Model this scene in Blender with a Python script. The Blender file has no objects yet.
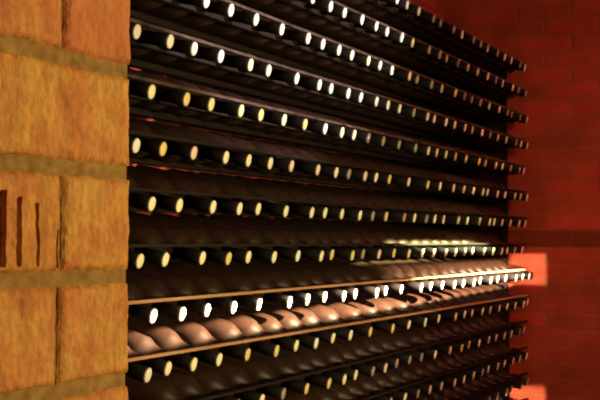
import bpy, bmesh, math, random
from mathutils import Vector, Matrix, noise

random.seed(7)
C = bpy.context.scene.collection
SC = bpy.context.scene
SC.view_settings.view_transform = 'Standard'
SC.view_settings.look = 'None'
SC.view_settings.exposure = 0.0
SC.cycles.max_bounces = 5
SC.cycles.filter_width = 2.0
try:
    SC.cycles.use_denoising = True
except Exception:
    pass

# ------------------------------------------------------------------ frame
# X runs along the rack (away from the pillar), Y runs into the rack, Z is up.
EYE = 1.45
F = 1000.0                       # focal length in pixels of a 600 px frame
PHI = math.atan(554.8 / 1000.0)        # angle between the view axis and the rack
D = 1.1275                      # distance from the camera to the capsule tops
TILT = math.radians(13.0)       # bottles lie with their necks tipped down
PITCH = 0.1033                  # distance between rows
XV = 854.8
PXZ = PITCH / 56.1
BACK_Y = D + 0.37
BOTTLE_L = 0.30


def t_of(px, y=D):
    z = F * y / (math.cos(PHI) * (XV - px))
    return (z - y * math.sin(PHI)) / math.cos(PHI)


def px_of(t, y=D):
    z = t * math.cos(PHI) + y * math.sin(PHI)
    return XV - F * y / (math.cos(PHI) * z)


END_X = t_of(533.0)             # end wall, just past the last bottle


# ------------------------------------------------------------------ nodes
def new_mat(name):
    m = bpy.data.materials.new(name)
    m.use_nodes = True
    nt = m.node_tree
    for n in list(nt.nodes):
        nt.nodes.remove(n)
    out = nt.nodes.new('ShaderNodeOutputMaterial')
    b = nt.nodes.new('ShaderNodeBsdfPrincipled')
    nt.links.new(b.outputs[0], out.inputs[0])
    return m, nt, b


def N(nt, kind, **kw):
    n = nt.nodes.new(kind)
    for k, v in kw.items():
        setattr(n, k, v)
    return n


def ramp(nt, fac, stops):
    r = N(nt, 'ShaderNodeValToRGB')
    els = r.color_ramp.elements
    while len(els) < len(stops):
        els.new(0.5)
    for e, (p, c) in zip(els, stops):
        e.position = p
        e.color = (c[0], c[1], c[2], 1)
    nt.links.new(fac, r.inputs[0])
    return r.outputs[0]


def noise_tex(nt, vec, scale, detail=4, rough=0.55):
    n = N(nt, 'ShaderNodeTexNoise')
    n.inputs['Scale'].default_value = scale
    n.inputs['Detail'].default_value = detail
    n.inputs['Roughness'].default_value = rough
    nt.links.new(vec, n.inputs['Vector'])
    return n.outputs['Fac']


def mapping(nt, vec, scale=(1, 1, 1)):
    m = N(nt, 'ShaderNodeMapping')
    m.inputs['Scale'].default_value = scale
    nt.links.new(vec, m.inputs['Vector'])
    return m.outputs[0]


def mixc(nt, fac, a, b, mode='MIX'):
    m = N(nt, 'ShaderNodeMix', data_type='RGBA', blend_type=mode)
    if isinstance(fac, (int, float)):
        m.inputs[0].default_value = fac
    else:
        nt.links.new(fac, m.inputs[0])
    for i, v in ((6, a), (7, b)):
        if isinstance(v, (tuple, list)):
            m.inputs[i].default_value = (v[0], v[1], v[2], 1)
        else:
            nt.links.new(v, m.inputs[i])
    return m.outputs[2]


def bump(nt, b, height, strength=0.4, dist=0.01):
    n = N(nt, 'ShaderNodeBump')
    n.inputs['Strength'].default_value = strength
    n.inputs['Distance'].default_value = dist
    nt.links.new(height, n.inputs['Height'])
    nt.links.new(n.outputs[0], b.inputs['Normal'])


def simple_mat(name, col, rough=0.5, spec=0.5, var=0.25, scale=60.0, metal=0.0):
    m, nt, b = new_mat(name)
    tc = N(nt, 'ShaderNodeTexCoord')
    f = noise_tex(nt, tc.outputs['Object'], scale)
    lo = tuple(c * (1 - var) for c in col)
    hi = tuple(min(1, c * (1 + var)) for c in col)
    c = ramp(nt, f, [(0.3, lo), (0.7, hi)])
    nt.links.new(c, b.inputs['Base Color'])
    b.inputs['Roughness'].default_value = rough
    b.inputs['Specular IOR Level'].default_value = spec
    b.inputs['Metallic'].default_value = metal
    return m


def wall_brick_mat(name, axis, bricks, mortar, bw=0.215, bh=0.065, mort=0.008, dark_course=None):
    m, nt, b = new_mat(name)
    geo = N(nt, 'ShaderNodeNewGeometry')
    sep = N(nt, 'ShaderNodeSeparateXYZ')
    nt.links.new(geo.outputs['Position'], sep.inputs[0])
    comb = N(nt, 'ShaderNodeCombineXYZ')
    nt.links.new(sep.outputs[axis], comb.inputs[0])
    nt.links.new(sep.outputs[2], comb.inputs[1])
    br = N(nt, 'ShaderNodeTexBrick')
    br.offset = 0.5
    br.inputs['Scale'].default_value = 1.0
    br.inputs['Brick Width'].default_value = bw
    br.inputs['Row Height'].default_value = bh
    br.inputs['Mortar Size'].default_value = mort
    br.inputs['Mortar Smooth'].default_value = 0.3
    br.inputs['Bias'].default_value = -0.1
    br.inputs['Color1'].default_value = (*bricks[0], 1)
    br.inputs['Color2'].default_value = (*bricks[1], 1)
    br.inputs['Mortar'].default_value = (*mortar, 1)
    nt.links.new(comb.outputs[0], br.inputs['Vector'])
    f1 = noise_tex(nt, comb.outputs[0], 5.0, 5)
    dirt = ramp(nt, f1, [(0.3, (0.6, 0.55, 0.5)), (0.7, (1.2, 1.1, 1.1))])
    col = mixc(nt, 0.8, br.outputs['Color'], dirt, 'MULTIPLY')
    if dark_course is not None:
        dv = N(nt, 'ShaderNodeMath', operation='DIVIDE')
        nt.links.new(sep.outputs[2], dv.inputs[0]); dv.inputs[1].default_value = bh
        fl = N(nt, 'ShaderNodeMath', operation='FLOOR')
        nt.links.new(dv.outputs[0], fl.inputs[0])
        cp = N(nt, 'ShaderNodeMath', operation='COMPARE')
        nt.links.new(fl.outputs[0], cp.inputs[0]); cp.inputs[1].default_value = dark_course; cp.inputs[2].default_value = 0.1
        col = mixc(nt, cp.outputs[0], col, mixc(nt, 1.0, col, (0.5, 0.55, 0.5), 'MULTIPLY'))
    nt.links.new(col, b.inputs['Base Color'])
    b.inputs['Roughness'].default_value = 0.85
    b.inputs['Specular IOR Level'].default_value = 0.2
    f2 = noise_tex(nt, comb.outputs[0], 60.0, 6)
    inv = N(nt, 'ShaderNodeMath', operation='MULTIPLY_ADD')
    nt.links.new(br.outputs['Fac'], inv.inputs[0])
    inv.inputs[1].default_value = -1.2
    nt.links.new(f2, inv.inputs[2])
    bump(nt, b, inv.outputs[0], 0.5, 0.006)
    return m


def pillar_brick_mat():
    m, nt, b = new_mat('glazed ochre brick')
    geo = N(nt, 'ShaderNodeNewGeometry')
    info = N(nt, 'ShaderNodeAttribute', attribute_name='brick_tint')
    v = geo.outputs['Position']
    streak = noise_tex(nt, mapping(nt, v, (90, 60, 14)), 1.0, 5, 0.6)
    blotch = noise_tex(nt, mapping(nt, v, (26, 26, 26)), 1.0, 4, 0.6)
    fine = noise_tex(nt, mapping(nt, v, (260, 200, 120)), 1.0, 4, 0.7)
    c1 = ramp(nt, blotch, [(0.28, (0.54, 0.20, 0.08)), (0.45, (0.60, 0.29, 0.09)), (0.56, (0.66, 0.38, 0.10)), (0.74, (0.58, 0.38, 0.12))])
    c2 = mixc(nt, 0.6, c1, ramp(nt, streak, [(0.3, (0.55, 0.45, 0.4)), (0.6, (1.0, 1.0, 1.0))]), 'MULTIPLY')
    c3 = mixc(nt, 0.6, c2, ramp(nt, fine, [(0.35, (0.6, 0.55, 0.5)), (0.65, (1.1, 1.1, 1.1))]), 'MULTIPLY')
    c4 = mixc(nt, info.outputs['Fac'], c3, (0.50, 0.15, 0.08))
    nt.links.new(c4, b.inputs['Base Color'])
    b.inputs['Roughness'].default_value = 0.7
    b.inputs['Specular IOR Level'].default_value = 0.25
    bump(nt, b, fine, 0.6, 0.003)
    return m


def glass_mat():
    m, nt, b = new_mat('dark dusty bottle glass')
    tc = N(nt, 'ShaderNodeTexCoord')
    f = noise_tex(nt, mapping(nt, tc.outputs['Object'], (25, 25, 25)), 1.0, 4)
    c = ramp(nt, f, [(0.3, (0.014, 0.0068, 0.0046)), (0.7, (0.032, 0.0150, 0.0102))])
    nt.links.new(c, b.inputs['Base Color'])
    r = ramp(nt, f, [(0.3, (0.34,) * 3), (0.7, (0.5,) * 3)])
    nt.links.new(r, b.inputs['Roughness'])
    b.inputs['Specular IOR Level'].default_value = 0.16
    return m


def wood_mat(name, dark, light):
    m, nt, b = new_mat(name)
    geo = N(nt, 'ShaderNodeNewGeometry')
    f = noise_tex(nt, mapping(nt, geo.outputs['Position'], (3, 90, 90)), 1.0, 6, 0.6)
    c = ramp(nt, f, [(0.3, dark), (0.7, light)])
    nt.links.new(c, b.inputs['Base Color'])
    b.inputs['Roughness'].default_value = 0.7
    b.inputs['Specular IOR Level'].default_value = 0.15
    bump(nt, b, f, 0.25, 0.002)
    return m


M_GLASS = glass_mat()
M_SHADED_SLEEVE = simple_mat('shade-dark foil sleeve', (0.012, 0.010, 0.010), 0.6, 0.15)  # near black: the shade on the neck sides is put into the foil
CAPS = {
    'white': simple_mat('white foil', (0.86, 0.83, 0.80), 0.45, 0.4, 0.05),
    'cream': simple_mat('cream foil', (0.86, 0.79, 0.52), 0.45, 0.4, 0.06),
    'gold': simple_mat('gold foil', (0.74, 0.58, 0.22), 0.4, 0.4, 0.08),
    'pink': simple_mat('pale pink foil', (0.78, 0.58, 0.45), 0.45, 0.4, 0.08),
    'dimmed grey': simple_mat('grey foil', (0.34, 0.27, 0.22), 0.45, 0.4, 0.10),  # dim copy of the pale foils, for capsules out of the light
}
M_LITWOOD = wood_mat('lit rack timber', (0.30, 0.14, 0.07), (0.50, 0.27, 0.14))  # lit copy, only for strips in the bright rows
M_DARKWOOD = wood_mat('dark shaded rack timber', (0.009, 0.005, 0.004), (0.020, 0.010, 0.007))  # dark timber, also the shaded copy for strips in unlit rows
M_GLINTWOOD = simple_mat('glint-blotched rack timber', (0.055, 0.030, 0.026), 0.5, 0.4, 0.9, 22)  # blotches paint the glints seen between the upper rows
M_BRICK = pillar_brick_mat()
M_MORTAR = simple_mat('olive mortar', (0.27, 0.18, 0.065), 0.95, 0.1, 0.35, 90)
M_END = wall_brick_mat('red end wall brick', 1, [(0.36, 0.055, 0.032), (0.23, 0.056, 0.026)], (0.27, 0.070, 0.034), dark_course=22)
M_BACK = wall_brick_mat('red back wall brick', 0, [(0.36, 0.05, 0.03), (0.25, 0.05, 0.025)], (0.20, 0.06, 0.03))
M_FLOOR = simple_mat('terracotta floor', (0.22, 0.10, 0.05), 0.8, 0.2, 0.3, 8)
M_CEIL = simple_mat('dark plaster', (0.16, 0.09, 0.05), 0.9, 0.1, 0.2, 10)


# ------------------------------------------------------------------ helpers
def mesh_obj(name, bm, mat, parent=None, smooth=False):
    bmesh.ops.recalc_face_normals(bm, faces=bm.faces)
    me = bpy.data.meshes.new(name)
    bm.to_mesh(me)
    bm.free()
    if smooth:
        for p in me.polygons:
            p.use_smooth = True
    me.materials.append(mat)
    o = bpy.data.objects.new(name, me)
    C.objects.link(o)
    o.parent = parent
    return o


def add_box(bm, lo, hi):
    vs = [bm.verts.new((x, y, z)) for x in (lo[0], hi[0]) for y in (lo[1], hi[1]) for z in (lo[2], hi[2])]
    for f in ((0, 1, 3, 2), (4, 6, 7, 5), (0, 4, 5, 1), (2, 3, 7, 6), (0, 2, 6, 4), (1, 5, 7, 3)):
        bm.faces.new([vs[i] for i in f])


def lathe(bm, prof, seg=24, sharp=False):
    """prof: (distance along Y, radius); closed on the axis where radius is 0."""
    rings = []
    for y, r in prof:
        if r <= 1e-6:
            rings.append([bm.verts.new((0, y, 0))])
        else:
            rings.append([bm.verts.new((r * math.cos(2 * math.pi * k / seg), y, r * math.sin(2 * math.pi * k / seg)))
                          for k in range(seg)])
    for a, b in zip(rings, rings[1:]):
        for k in range(seg):
            k2 = (k + 1) % seg
            if len(a) == 1 and len(b) == 1:
                continue
            if len(a) == 1:
                bm.faces.new((a[0], b[k2], b[k]))
            elif len(b) == 1:
                bm.faces.new((a[k], a[k2], b[0]))
            else:
                bm.faces.new((a[k], a[k2], b[k2], b[k]))


def structure(name, bm, mat):
    o = mesh_obj(name, bm, mat)
    o['kind'] = 'structure'
    return o


# ------------------------------------------------------------------ setting
bm = bmesh.new(); add_box(bm, (-1.6, -2.2, -0.1), (END_X + 0.2, BACK_Y + 0.2, 0.0)); structure('floor', bm, M_FLOOR)
bm = bmesh.new(); add_box(bm, (-1.6, -2.2, 3.0), (END_X + 0.2, BACK_Y + 0.2, 3.1)); structure('ceiling', bm, M_CEIL)
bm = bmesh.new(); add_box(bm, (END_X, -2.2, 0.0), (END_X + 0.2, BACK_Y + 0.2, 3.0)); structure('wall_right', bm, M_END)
bm = bmesh.new(); add_box(bm, (-1.6, BACK_Y, 0.0), (END_X, BACK_Y + 0.2, 3.0)); structure('wall_back', bm, M_BACK)

# brick pillar at the left, close to the camera: real bricks standing proud of a mortar core
PY = 0.463
EDGE = t_of(131.5, PY)
COURSE = 0.075
MORT = 0.0105
J0 = EYE + 0.0502                # one mortar line (its middle)


def brick(bm, x0, x1, z0, z1, tint, lay, grooves=False, edge=False, fine=False):
    if fine:
        nx, nz = max(6, int((x1 - x0) / 0.0016)), 36
    else:
        nx, nz = max(4, int((x1 - x0) / 0.012)), 8
    dep = 0.10 if not edge else 0.235
    seed = Vector((x0 * 31.7, z0 * 17.3, 4.2))
    gpx = [3, 18, 38, 59]
    gx = [t_of(p, PY) for p in gpx]
    grid = []
    for i in range(nx + 1):
        col = []
        for j in range(nz + 1):
            u, w = i / nx, j / nz
            x = x0 + (x1 - x0) * u
            z = z0 + (z1 - z0) * w
            e = min(x - x0, x1 - x, z - z0, z1 - z)
            y = PY + 0.0034 * max(0.0, 1 - e / 0.007) ** 3
            p = Vector((x * 60, z * 60, 0)) + seed
            y += 0.0014 * noise.noise(p) + 0.0008 * noise.noise(p * 3.1) + 0.0022 * max(0.0, noise.noise(p * 2.3 + Vector((3, 8, 1))) - 0.42)
            # ragged arrises
            r = 0.0008 * noise.noise(Vector((x * 90, z * 90, 9)) + seed)
            if i in (0, nx):
                x += r
            if j in (0, nz):
                z += r
            if grooves:
                for k, g in enumerate(gx):
                    half = (0.0019, 0.0016, 0.0013, 0.0012)[k]
                    top = 0.80 - 0.06 * k
                    if k == 3:
                        inside = 0.05 < w < 0.42
                    else:
                        inside = 0.06 < w < top
                    if abs(x - g) < half and inside:
                        y += 0.009
            col.append(bm.verts.new((x, y, z)))
        grid.append(col)
    faces = []
    for i in range(nx):
        for j in range(nz):
            faces.append(bm.faces.new((grid[i][j], grid[i + 1][j], grid[i + 1][j + 1], grid[i][j + 1])))
    loop = [grid[i][0] for i in range(nx)] + [grid[nx][j] for j in range(nz)] + \
           [grid[i][nz] for i in range(nx, 0, -1)] + [grid[0][j] for j in range(nz, 0, -1)]
    back = [bm.verts.new((v.co.x, PY + dep, v.co.z)) for v in loop]
    n = len(loop)
    for k in range(n):
        faces.append(bm.faces.new((loop[k], back[k], back[(k + 1) % n], loop[(k + 1) % n])))
    faces.append(bm.faces.new(back))
    for f in faces:
        f[lay] = tint


bm = bmesh.new()
lay = bm.faces.layers.float.new('brick_tint')
add_box(bm, (-1.3, PY + 0.004, 0.0), (EDGE - 0.0012, PY + 0.23, 3.0))
core_faces = set(bm.faces)
CLOSER = EDGE - t_of(62, PY)
LEN = 0.215
k_lo = -int((J0) / COURSE)
k_hi = int((3.0 - J0) / COURSE) - 1
for k in range(k_lo, k_hi + 1):
    z0 = J0 + k * COURSE + MORT / 2
    z1 = z0 + COURSE - MORT
    short = (k % 2 == 1)          # k=0 stretcher, k=1 and k=-1 start with a closer
    x1 = EDGE
    first = True
    near = -3 <= k <= 3
    while x1 > -1.25:
        w = CLOSER if (first and short) else LEN
        if k == -2 and first:
            w = CLOSER * 1.04
        x0 = max(-1.3, x1 - w + (MORT * 0.28 if w < 0.1 else MORT))
        tint = random.choice([0.0, 0.0, 0.1, 0.2])
        if k == 1 and first:
            tint = 0.55
        if k == 1 and not first:
            tint = 0.3
        brick(bm, x0, x1, z0, z1, tint, lay, grooves=(k == -1 and not first and x1 > 0.1), edge=first, fine=(-4 <= k <= 4 and x1 > 0.05))
        x1 = x1 - w
        first = False
pil = mesh_obj('wall_left', bm, M_BRICK)
pil['kind'] = 'structure'
pil.data.materials.append(M_MORTAR)
for p in pil.data.polygons[:6]:
    p.material_index = 1

# ------------------------------------------------------------------ bottles
ROW_PX = {
    0: [397, 408, 420.5, 434, 444, 455, 465, 474.5, 483],
    1: [315, 334, 348, 362, 377, 390, 403, 414.5, 429.5, 440, 450, 460, 471, 480],
    2: [182, 208.5, 232, 258, 284.5, 307, 323.5, 340, 355, 368, 383, 396],
    3: [135.5, 168.3, 196.5, 221.7, 250, 271.5, 298, 318, 333, 348, 363, 376.7, 389, 402],
    4: [151.7, 186, 209.3, 240, 262, 284, 308, 326, 341, 355, 370, 384, 399.5, 415, 428.5, 438, 448.5, 457.5, 468, 480],
    5: [135.5, 164.5, 197.7, 229, 251, 273, 295, 317, 334.7, 349, 364.5, 379, 392, 410, 427.5, 442, 455, 471.5, 483, 490.5, 497.5, 506, 515],
    6: [151.5, 178.8, 213.8, 239, 261.8, 284.5, 311.5, 326.5, 342.8, 358.5, 372.5, 386.5, 404, 416, 425.7, 434.5, 445, 460, 469, 480, 490, 497, 504, 512.5],
    7: [138.2, 166.8, 205.7, 223.7, 250.5, 274, 300, 320, 334.7, 351, 365.5, 379.5, 397, 408, 421.5, 434],
    8: [128.5, 155, 181, 210, 236, 261, 289, 309, 328, 344, 358.5, 376, 388, 403, 421.5],
    9: [147, 171.5, 196, 222.5, 250, 275, 298, 315, 336, 353, 372, 392, 410, 425, 441, 455, 471],
    10: [263.5, 286, 307, 328, 343, 357, 372.5, 385, 399, 412, 423, 434.5, 450, 460, 476, 488],
    11: [380], 12: [430], 13: [470],
}
NROW = 14
ROW_Z = [EYE - (-374.3 + 56.1 * k) * PXZ for k in range(NROW)]


GAP = 0.093


def row_ts(k):
    ts = []
    for px in ROW_PX[k]:
        t = t_of(px)
        if ts:
            while t - ts[-1] > 0.1503:
                ts.append(ts[-1] + GAP)
            t = max(t, ts[-1] + 0.0795)
        ts.append(t)
    first_measured = ts[0]
    # carry the row on towards the pillar ...
    while ts[0] - GAP > t_of(112):
        ts.insert(0, ts[0] - GAP - random.uniform(-0.006, 0.006))
    # ... and to the end wall
    while ts[-1] + GAP < END_X - 0.045:
        ts.append(ts[-1] + GAP + random.uniform(-0.007, 0.007))
    return [t for t in ts if t < END_X - 0.043]


ROWS = [row_ts(k) for k in range(NROW)]

# shared meshes: origin at the base of the bottle, neck towards -Y
L = BOTTLE_L
bm = bmesh.new()
prof = [(-L + 0.004, 0.0), (-L + 0.004, 0.0118), (-L + 0.055, 0.0122), (-L + 0.078, 0.0138), (-L + 0.086, 0.0160), (-L + 0.094, 0.0205),
        (-L + 0.102, 0.0260), (-L + 0.111, 0.0315), (-L + 0.121, 0.0354), (-L + 0.133, 0.0374), (-L + 0.146, 0.0378),
        (-0.012, 0.0378), (-0.005, 0.0368), (-0.001, 0.0340), (0.0, 0.031), (-0.006, 0.024), (-0.018, 0.012), (-0.022, 0.0)]
lathe(bm, prof, 28)
body0 = mesh_obj('glass_body', bm, M_GLASS, None, True)
bm = bmesh.new()
prof = [(-L + 0.062, 0.0124), (-L + 0.062, 0.0132), (-L + 0.030, 0.0130), (-L + 0.0285, 0.0140), (-L + 0.008, 0.0140), (-L + 0.0055, 0.0138), (-L + 0.0055, 0.0120)]
lathe(bm, prof, 24)
sleeve0 = mesh_obj('capsule', bm, M_SHADED_SLEEVE, None, True)
bm = bmesh.new()
prof = [(-L, 0.0), (-L, 0.0105), (-L + 0.0006, 0.0125), (-L + 0.002, 0.0137), (-L + 0.0054, 0.0139), (-L + 0.0054, 0.0)]
lathe(bm, prof, 24)
top0 = mesh_obj('capsule_top', bm, CAPS['white'], None, False)
for p in top0.data.polygons:
    p.use_smooth = True
top_meshes = {'white': top0.data}
for k, m in CAPS.items():
    if k != 'white':
        me = top0.data.copy()
        me.materials[0] = m
        top_meshes[k] = me

ORD = ['', 'first', 'second', 'third', 'fourth', 'fifth', 'sixth', 'seventh', 'eighth', 'ninth', 'tenth', 'eleventh', 'twelfth',
       'thirteenth', 'fourteenth', 'fifteenth', 'sixteenth', 'seventeenth', 'eighteenth', 'nineteenth', 'twentieth',
       'twenty-first', 'twenty-second', 'twenty-third', 'twenty-fourth', 'twenty-fifth', 'twenty-sixth', 'twenty-seventh',
       'twenty-eighth', 'twenty-ninth', 'thirtieth', 'thirty-first', 'thirty-second']
SHOW = {'white': 'white', 'cream': 'cream', 'gold': 'gold', 'pink': 'pale pink', 'dimmed grey': 'dimmed grey'}


def cap_for_light(k, px):  # foil tone carries the light: pale in lit rows, duller where it falls off
    r = random.random()
    if k <= 3:
        if px < 407:
            return 'white' if r < 0.95 else 'cream'
        return 'white' if r < 0.12 else ('cream' if r < 0.28 else ('pink' if r < 0.5 else 'dimmed grey'))
    if k == 8:
        return 'white'
    if px > 440 and k in (5, 6):
        return 'cream'
    if k in (4, 5, 6, 7):
        if px < 340:
            return 'cream' if r < 0.55 else ('gold' if r < 0.75 else ('pink' if r < 0.88 else 'white'))
        return 'cream' if r < 0.35 else ('gold' if r < 0.5 else ('pink' if r < 0.75 else 'dimmed grey'))
    if k == 9:
        return 'cream' if r < 0.5 else ('white' if r < 0.7 else 'gold') if px < 400 else ('dimmed grey' if r < 0.5 else 'cream')
    return 'cream' if r < 0.35 else ('gold' if r < 0.5 else ('pink' if r < 0.65 else 'dimmed grey'))


YAW = math.radians(15.0)
AX = Matrix.Rotation(YAW, 3, 'Z') @ Vector((0, math.cos(TILT), math.sin(TILT)))      # from the capsule to the base
n_seen = 0
spots = []
for k in range(NROW):
    for i, t in enumerate(ROWS[k]):
        px = px_of(t)
        py = 241.8 + (EYE - ROW_Z[k]) * F / (t * math.cos(PHI) + D * math.sin(PHI))
        # the photograph shows the bottle when its capsule or its body falls in the frame
        if px < 123 or py < -9 or py > 418:
            continue
        spots.append((k, i, t, px, py))

used = False
for k, i, t, px, py in spots:
    n = len(ROWS[k])
    cap = cap_for_light(k, px)
    if not used:
        used = True
        root = bpy.data.objects.new('wine_bottle', None)
        C.objects.link(root)
        root.empty_display_size = 0.03
        body, sleeve, top = body0, sleeve0, top0
    else:
        root = root0.copy(); C.objects.link(root)
        body = body0.copy(); C.objects.link(body)
        sleeve = sleeve0.copy(); C.objects.link(sleeve)
        top = top0.copy(); C.objects.link(top)
    for o in (body, sleeve, top):
        o.parent = root
    if used and 'root0' not in globals():
        root0 = root
    top.data = top_meshes[cap]
    slip = random.uniform(-0.007, 0.007)
    base = Vector((t, D, ROW_Z[k])) + AX * (BOTTLE_L + slip)
    root.location = base
    root.rotation_euler = (TILT, 0, YAW)
    # rows are counted from the top, bottles from the nearer end of the row
    row_list = [s for s in spots if s[0] == k]
    vis = [s[1] for s in row_list]
    from_end = n - i
    from_pil = i - min(vis) + 1
    if 3 <= k <= 9 and from_pil <= from_end:
        where = '%s from the pillar' % ORD[from_pil]
    else:
        where = '%s from the end wall' % ORD[from_end]
    root['label'] = 'dark wine bottle with %s capsule top, %s, %s row down' % (SHOW[cap], where, ORD[k + 1] if k else 'top')
    if k == 0:
        root['label'] = 'dark wine bottle with %s capsule top, %s, top row' % (SHOW[cap], where)
    root['category'] = 'wine bottle'
    root['group'] = 'wine bottles lying in the wall rack'
print('BOTTLES', len(spots))

# ------------------------------------------------------------------ rack
rack = bpy.data.objects.new('wine_rack', None)
rack.location = (2.6, D + 0.2, 0)
C.objects.link(rack)
rack['label'] = 'tall timber wine rack filling the wall between brick pillar and end wall'
rack['category'] = 'wine rack'
RX0, RX1 = 1.15, END_X - 0.006
IR = Matrix.Translation((-2.6, -D - 0.2, 0))


def notched_rail(ts, z_top, z_bot, y0, y1, zc, r):
    """A long rail whose upper edge is cut with a half-round notch under every bottle."""
    bm = bmesh.new()
    xs = [(RX0, z_top)]
    for t in ts:
        h = z_top - zc
        half = r if h > 0 else 0
        if t - half < xs[-1][0] + 0.001:
            pass
        for a in range(9):
            th = math.pi * (1 - a / 8)
            x = t - 0.078 * math.tan(math.radians(15.0)) + r * math.cos(th)
            z = zc - r * math.sin(th)
            if a in (0, 8):
                xs.append((x - 0.0001 if a == 0 else x + 0.0001, z_top))
            xs.append((x, min(z, z_top)) if a not in (0, 8) else (x, zc))
            if a == 0:
                xs[-2], xs[-1] = (x - 0.0001, z_top), (x, zc)
            if a == 8:
                xs[-2], xs[-1] = (x, zc), (x + 0.0001, z_top)
    xs.append((RX1, z_top))
    cols = []
    for x, z in xs:
        cols.append([bm.verts.new((x, y0, z_bot)), bm.verts.new((x, y0, z)), bm.verts.new((x, y1, z)), bm.verts.new((x, y1, z_bot))])
    for a, b in zip(cols, cols[1:]):
        for q in range(4):
            bm.faces.new((a[q], b[q], b[(q + 1) % 4], a[(q + 1) % 4]))
    bm.faces.new(cols[0]); bm.faces.new(cols[-1])
    bm.transform(IR)
    return bm


for k in range(NROW):
    ts = ROWS[k]
    y0, y1 = D + 0.070, D + 0.086
    ym = (y0 + y1) / 2
    zc = ROW_Z[k] + (ym - D) * math.tan(TILT) / math.cos(YAW)
    mesh_obj('neck_rail', notched_rail(ts, zc + 0.0035, zc - 0.0195, y0, y1, zc, 0.0168), M_DARKWOOD, rack)
    # slim strip in front that keeps the necks down, light painted in per row
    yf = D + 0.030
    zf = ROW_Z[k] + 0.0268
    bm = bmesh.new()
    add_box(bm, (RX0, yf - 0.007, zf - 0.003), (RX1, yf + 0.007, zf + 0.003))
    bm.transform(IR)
    mesh_obj('retaining_strip', bm, M_LITWOOD if k in (8, 9) else (M_GLINTWOOD if k <= 4 else M_DARKWOOD), rack)
    # rear ledge that carries the bodies
    yb = D + 0.215
    zb = ROW_Z[k] + (yb - D) * math.tan(TILT) / math.cos(YAW) - 0.0378 / math.cos(TILT) - 0.001
    bm = bmesh.new()
    add_box(bm, (RX0, yb - 0.012, zb - 0.016), (RX1, yb + 0.012, zb - 0.003))
    bm.transform(IR)
    mesh_obj('body_ledge', bm, M_DARKWOOD, rack)
for x in (RX0 - 0.03, RX1 - 0.012):
    bm = bmesh.new()
    add_box(bm, (x, D + 0.10, 0.0), (x + 0.012, BACK_Y - 0.005, ROW_Z[0] + 0.07))
    bm.transform(IR)
    mesh_obj('side_panel', bm, M_DARKWOOD, rack)

# ------------------------------------------------------------------ camera
cam_d = bpy.data.cameras.new('camera')
cam = bpy.data.objects.new('camera', cam_d)
C.objects.link(cam)
cam_d.sensor_width = 36.0
cam_d.lens = F / 600 * 36
cam_d.clip_start = 0.02
cam.location = (0, 0, EYE)
pit = math.atan(41.8 / F)
fwd = Vector((math.cos(PHI) * math.cos(pit), math.sin(PHI) * math.cos(pit), math.sin(pit)))
cam.rotation_euler = fwd.to_track_quat('-Z', 'Y').to_euler()
SC.camera = cam


# ------------------------------------------------------------------ light
def look(o, target):
    o.rotation_euler = (Vector(target) - o.location).to_track_quat('-Z', 'Y').to_euler()


def area(name, loc, target, size, power, col, spread=180):
    d = bpy.data.lights.new(name, 'AREA')
    d.energy = power
    d.color = col
    d.size = size
    d.spread = math.radians(spread)
    o = bpy.data.objects.new(name, d)
    C.objects.link(o)
    o.location = loc
    look(o, target)
    return o


def spot(name, loc, target, ang, blend, power, col, rad=0.02):
    d = bpy.data.lights.new(name, 'SPOT')
    d.energy = power
    d.color = col
    d.spot_size = math.radians(ang)
    d.spot_blend = blend
    d.shadow_soft_size = rad
    o = bpy.data.objects.new(name, d)
    C.objects.link(o)
    o.location = loc
    look(o, target)
    return o


def slit(o, slope, lo, hi, soft, ulo, uhi, usoft):
    """Barn doors: the lamp only shines through a long narrow slot (in the lamp's own axes)."""
    d = o.data
    d.use_nodes = True
    nt = d.node_tree
    em = [n for n in nt.nodes if n.type == 'EMISSION'][0]
    geo = N(nt, 'ShaderNodeNewGeometry')
    R3 = o.rotation_euler.to_matrix()
    axes = []
    for a in range(3):
        n = N(nt, 'ShaderNodeVectorMath', operation='DOT_PRODUCT')
        nt.links.new(geo.outputs['Incoming'], n.inputs[0])
        n.inputs[1].default_value = R3.col[a] * (-1 if a == 2 else 1)
        axes.append(n.outputs['Value'])

    def mth(op, a, b):
        n = N(nt, 'ShaderNodeMath', operation=op)
        for i, v in enumerate((a, b)):
            if isinstance(v, (int, float)):
                n.inputs[i].default_value = v
            else:
                nt.links.new(v, n.inputs[i])
        return n.outputs[0]

    def edge(v, a, b):
        n = N(nt, 'ShaderNodeMapRange', interpolation_type='SMOOTHSTEP')
        n.inputs['From Min'].default_value = a
        n.inputs['From Max'].default_value = b
        nt.links.new(v, n.inputs['Value'])
        return n.outputs['Result']
    u = mth('DIVIDE', axes[0], axes[2])
    v = mth('DIVIDE', axes[1], axes[2])
    v = mth('SUBTRACT', v, mth('MULTIPLY', u, slope))
    f = mth('MULTIPLY', edge(v, lo - soft, lo + soft), edge(v, hi + soft, hi - soft))
    g = mth('MULTIPLY', edge(u, ulo - usoft, ulo + usoft), edge(u, uhi + usoft, uhi - usoft))
    nt.links.new(mth('MULTIPLY', f, g), em.inputs['Strength'])


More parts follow.
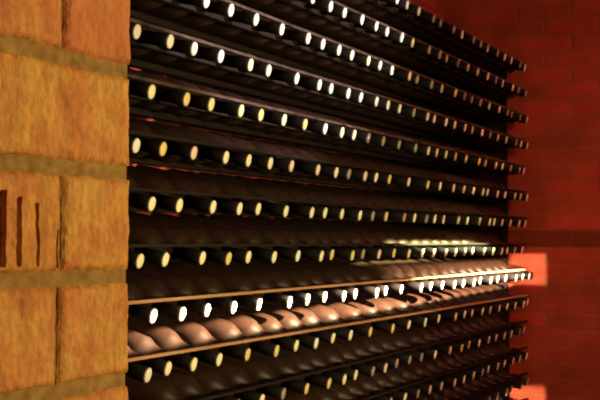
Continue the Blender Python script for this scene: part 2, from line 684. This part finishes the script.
# warm lamp that paints the pillar and the capsule tops
area('warm_lamp', (1.2, -0.9, EYE + 0.15), (1.0, 0.6, EYE), 0.35, 26.0, (1.0, 0.66, 0.27))
spot('capsule_spot', (1.6, -0.9, EYE - 0.1), (2.1, D, EYE + 0.05), 50, 0.6, 130, (1.0, 0.90, 0.46), 0.05)
# cooler spot on the upper rows
spot('upper_spot', (2.2, -0.9, EYE + 0.55), (2.08, D, EYE + 0.86), 38, 0.12, 330, (1.0, 0.93, 0.86), 0.03)
# narrow slot of light along one row of shoulders
s = spot('slot_spot', (2.5, -0.15, EYE + 0.42), (2.5, D, EYE - 0.144), 150, 0.1, 3800, (1.0, 0.73, 0.43), 0.006)
slit(s, 0.016, -0.0105, 0.0205, 0.003, -0.95, 0.98, 0.04)
s = spot('amber_slot', (3.4, -0.1, EYE + 0.0), (3.4, D, EYE - 0.092), 80, 0.1, 1300, (1.0, 0.72, 0.42), 0.006)
slit(s, 0.0, -0.020, 0.022, 0.004, -0.50, 0.41, 0.03)
# beams that end on the red wall
s = spot('end_beam', (1.0, 0.93, EYE - 0.16), (END_X, 1.10, EYE - 0.110), 10, 0.1, 1000, (1.0, 0.80, 0.50), 0.006)
slit(s, 0.0, -0.0205, 0.0205, 0.003, -0.04, 0.008, 0.004)
s = spot('low_beam', (1.2, 0.86, EYE - 0.5), (END_X, 1.12, EYE - 0.66), 10, 0.1, 1000, (1.0, 0.80, 0.50), 0.006)
slit(s, 0.0, -0.030, 0.030, 0.006, -0.05, 0.012, 0.005)
# greenish patch on the far capsules
spot('green_spot', (2.8, -0.2, EYE + 0.3), (3.3, D, EYE + 0.10), 17, 0.5, 45, (0.85, 1.0, 0.45), 0.02)
s = spot('green_slot', (3.1, -0.2, EYE + 0.3), (3.1, D, EYE - 0.005), 60, 0.1, 3600, (0.80, 0.90, 0.40), 0.006)
slit(s, 0.0, -0.018, 0.018, 0.004, -0.27, 0.24, 0.05)
# dull red glow over the far wall
area('red_fill', (2.4, -1.2, EYE + 1.0), (END_X, 0.7, EYE), 0.6, 11.0, (1.0, 0.27, 0.16), 80)

w = bpy.data.worlds.new('world')
SC.world = w
w.use_nodes = True
bg = w.node_tree.nodes['Background']
bg.inputs[0].default_value = (0.5, 0.28, 0.16, 1)
bg.inputs[1].default_value = 0.06
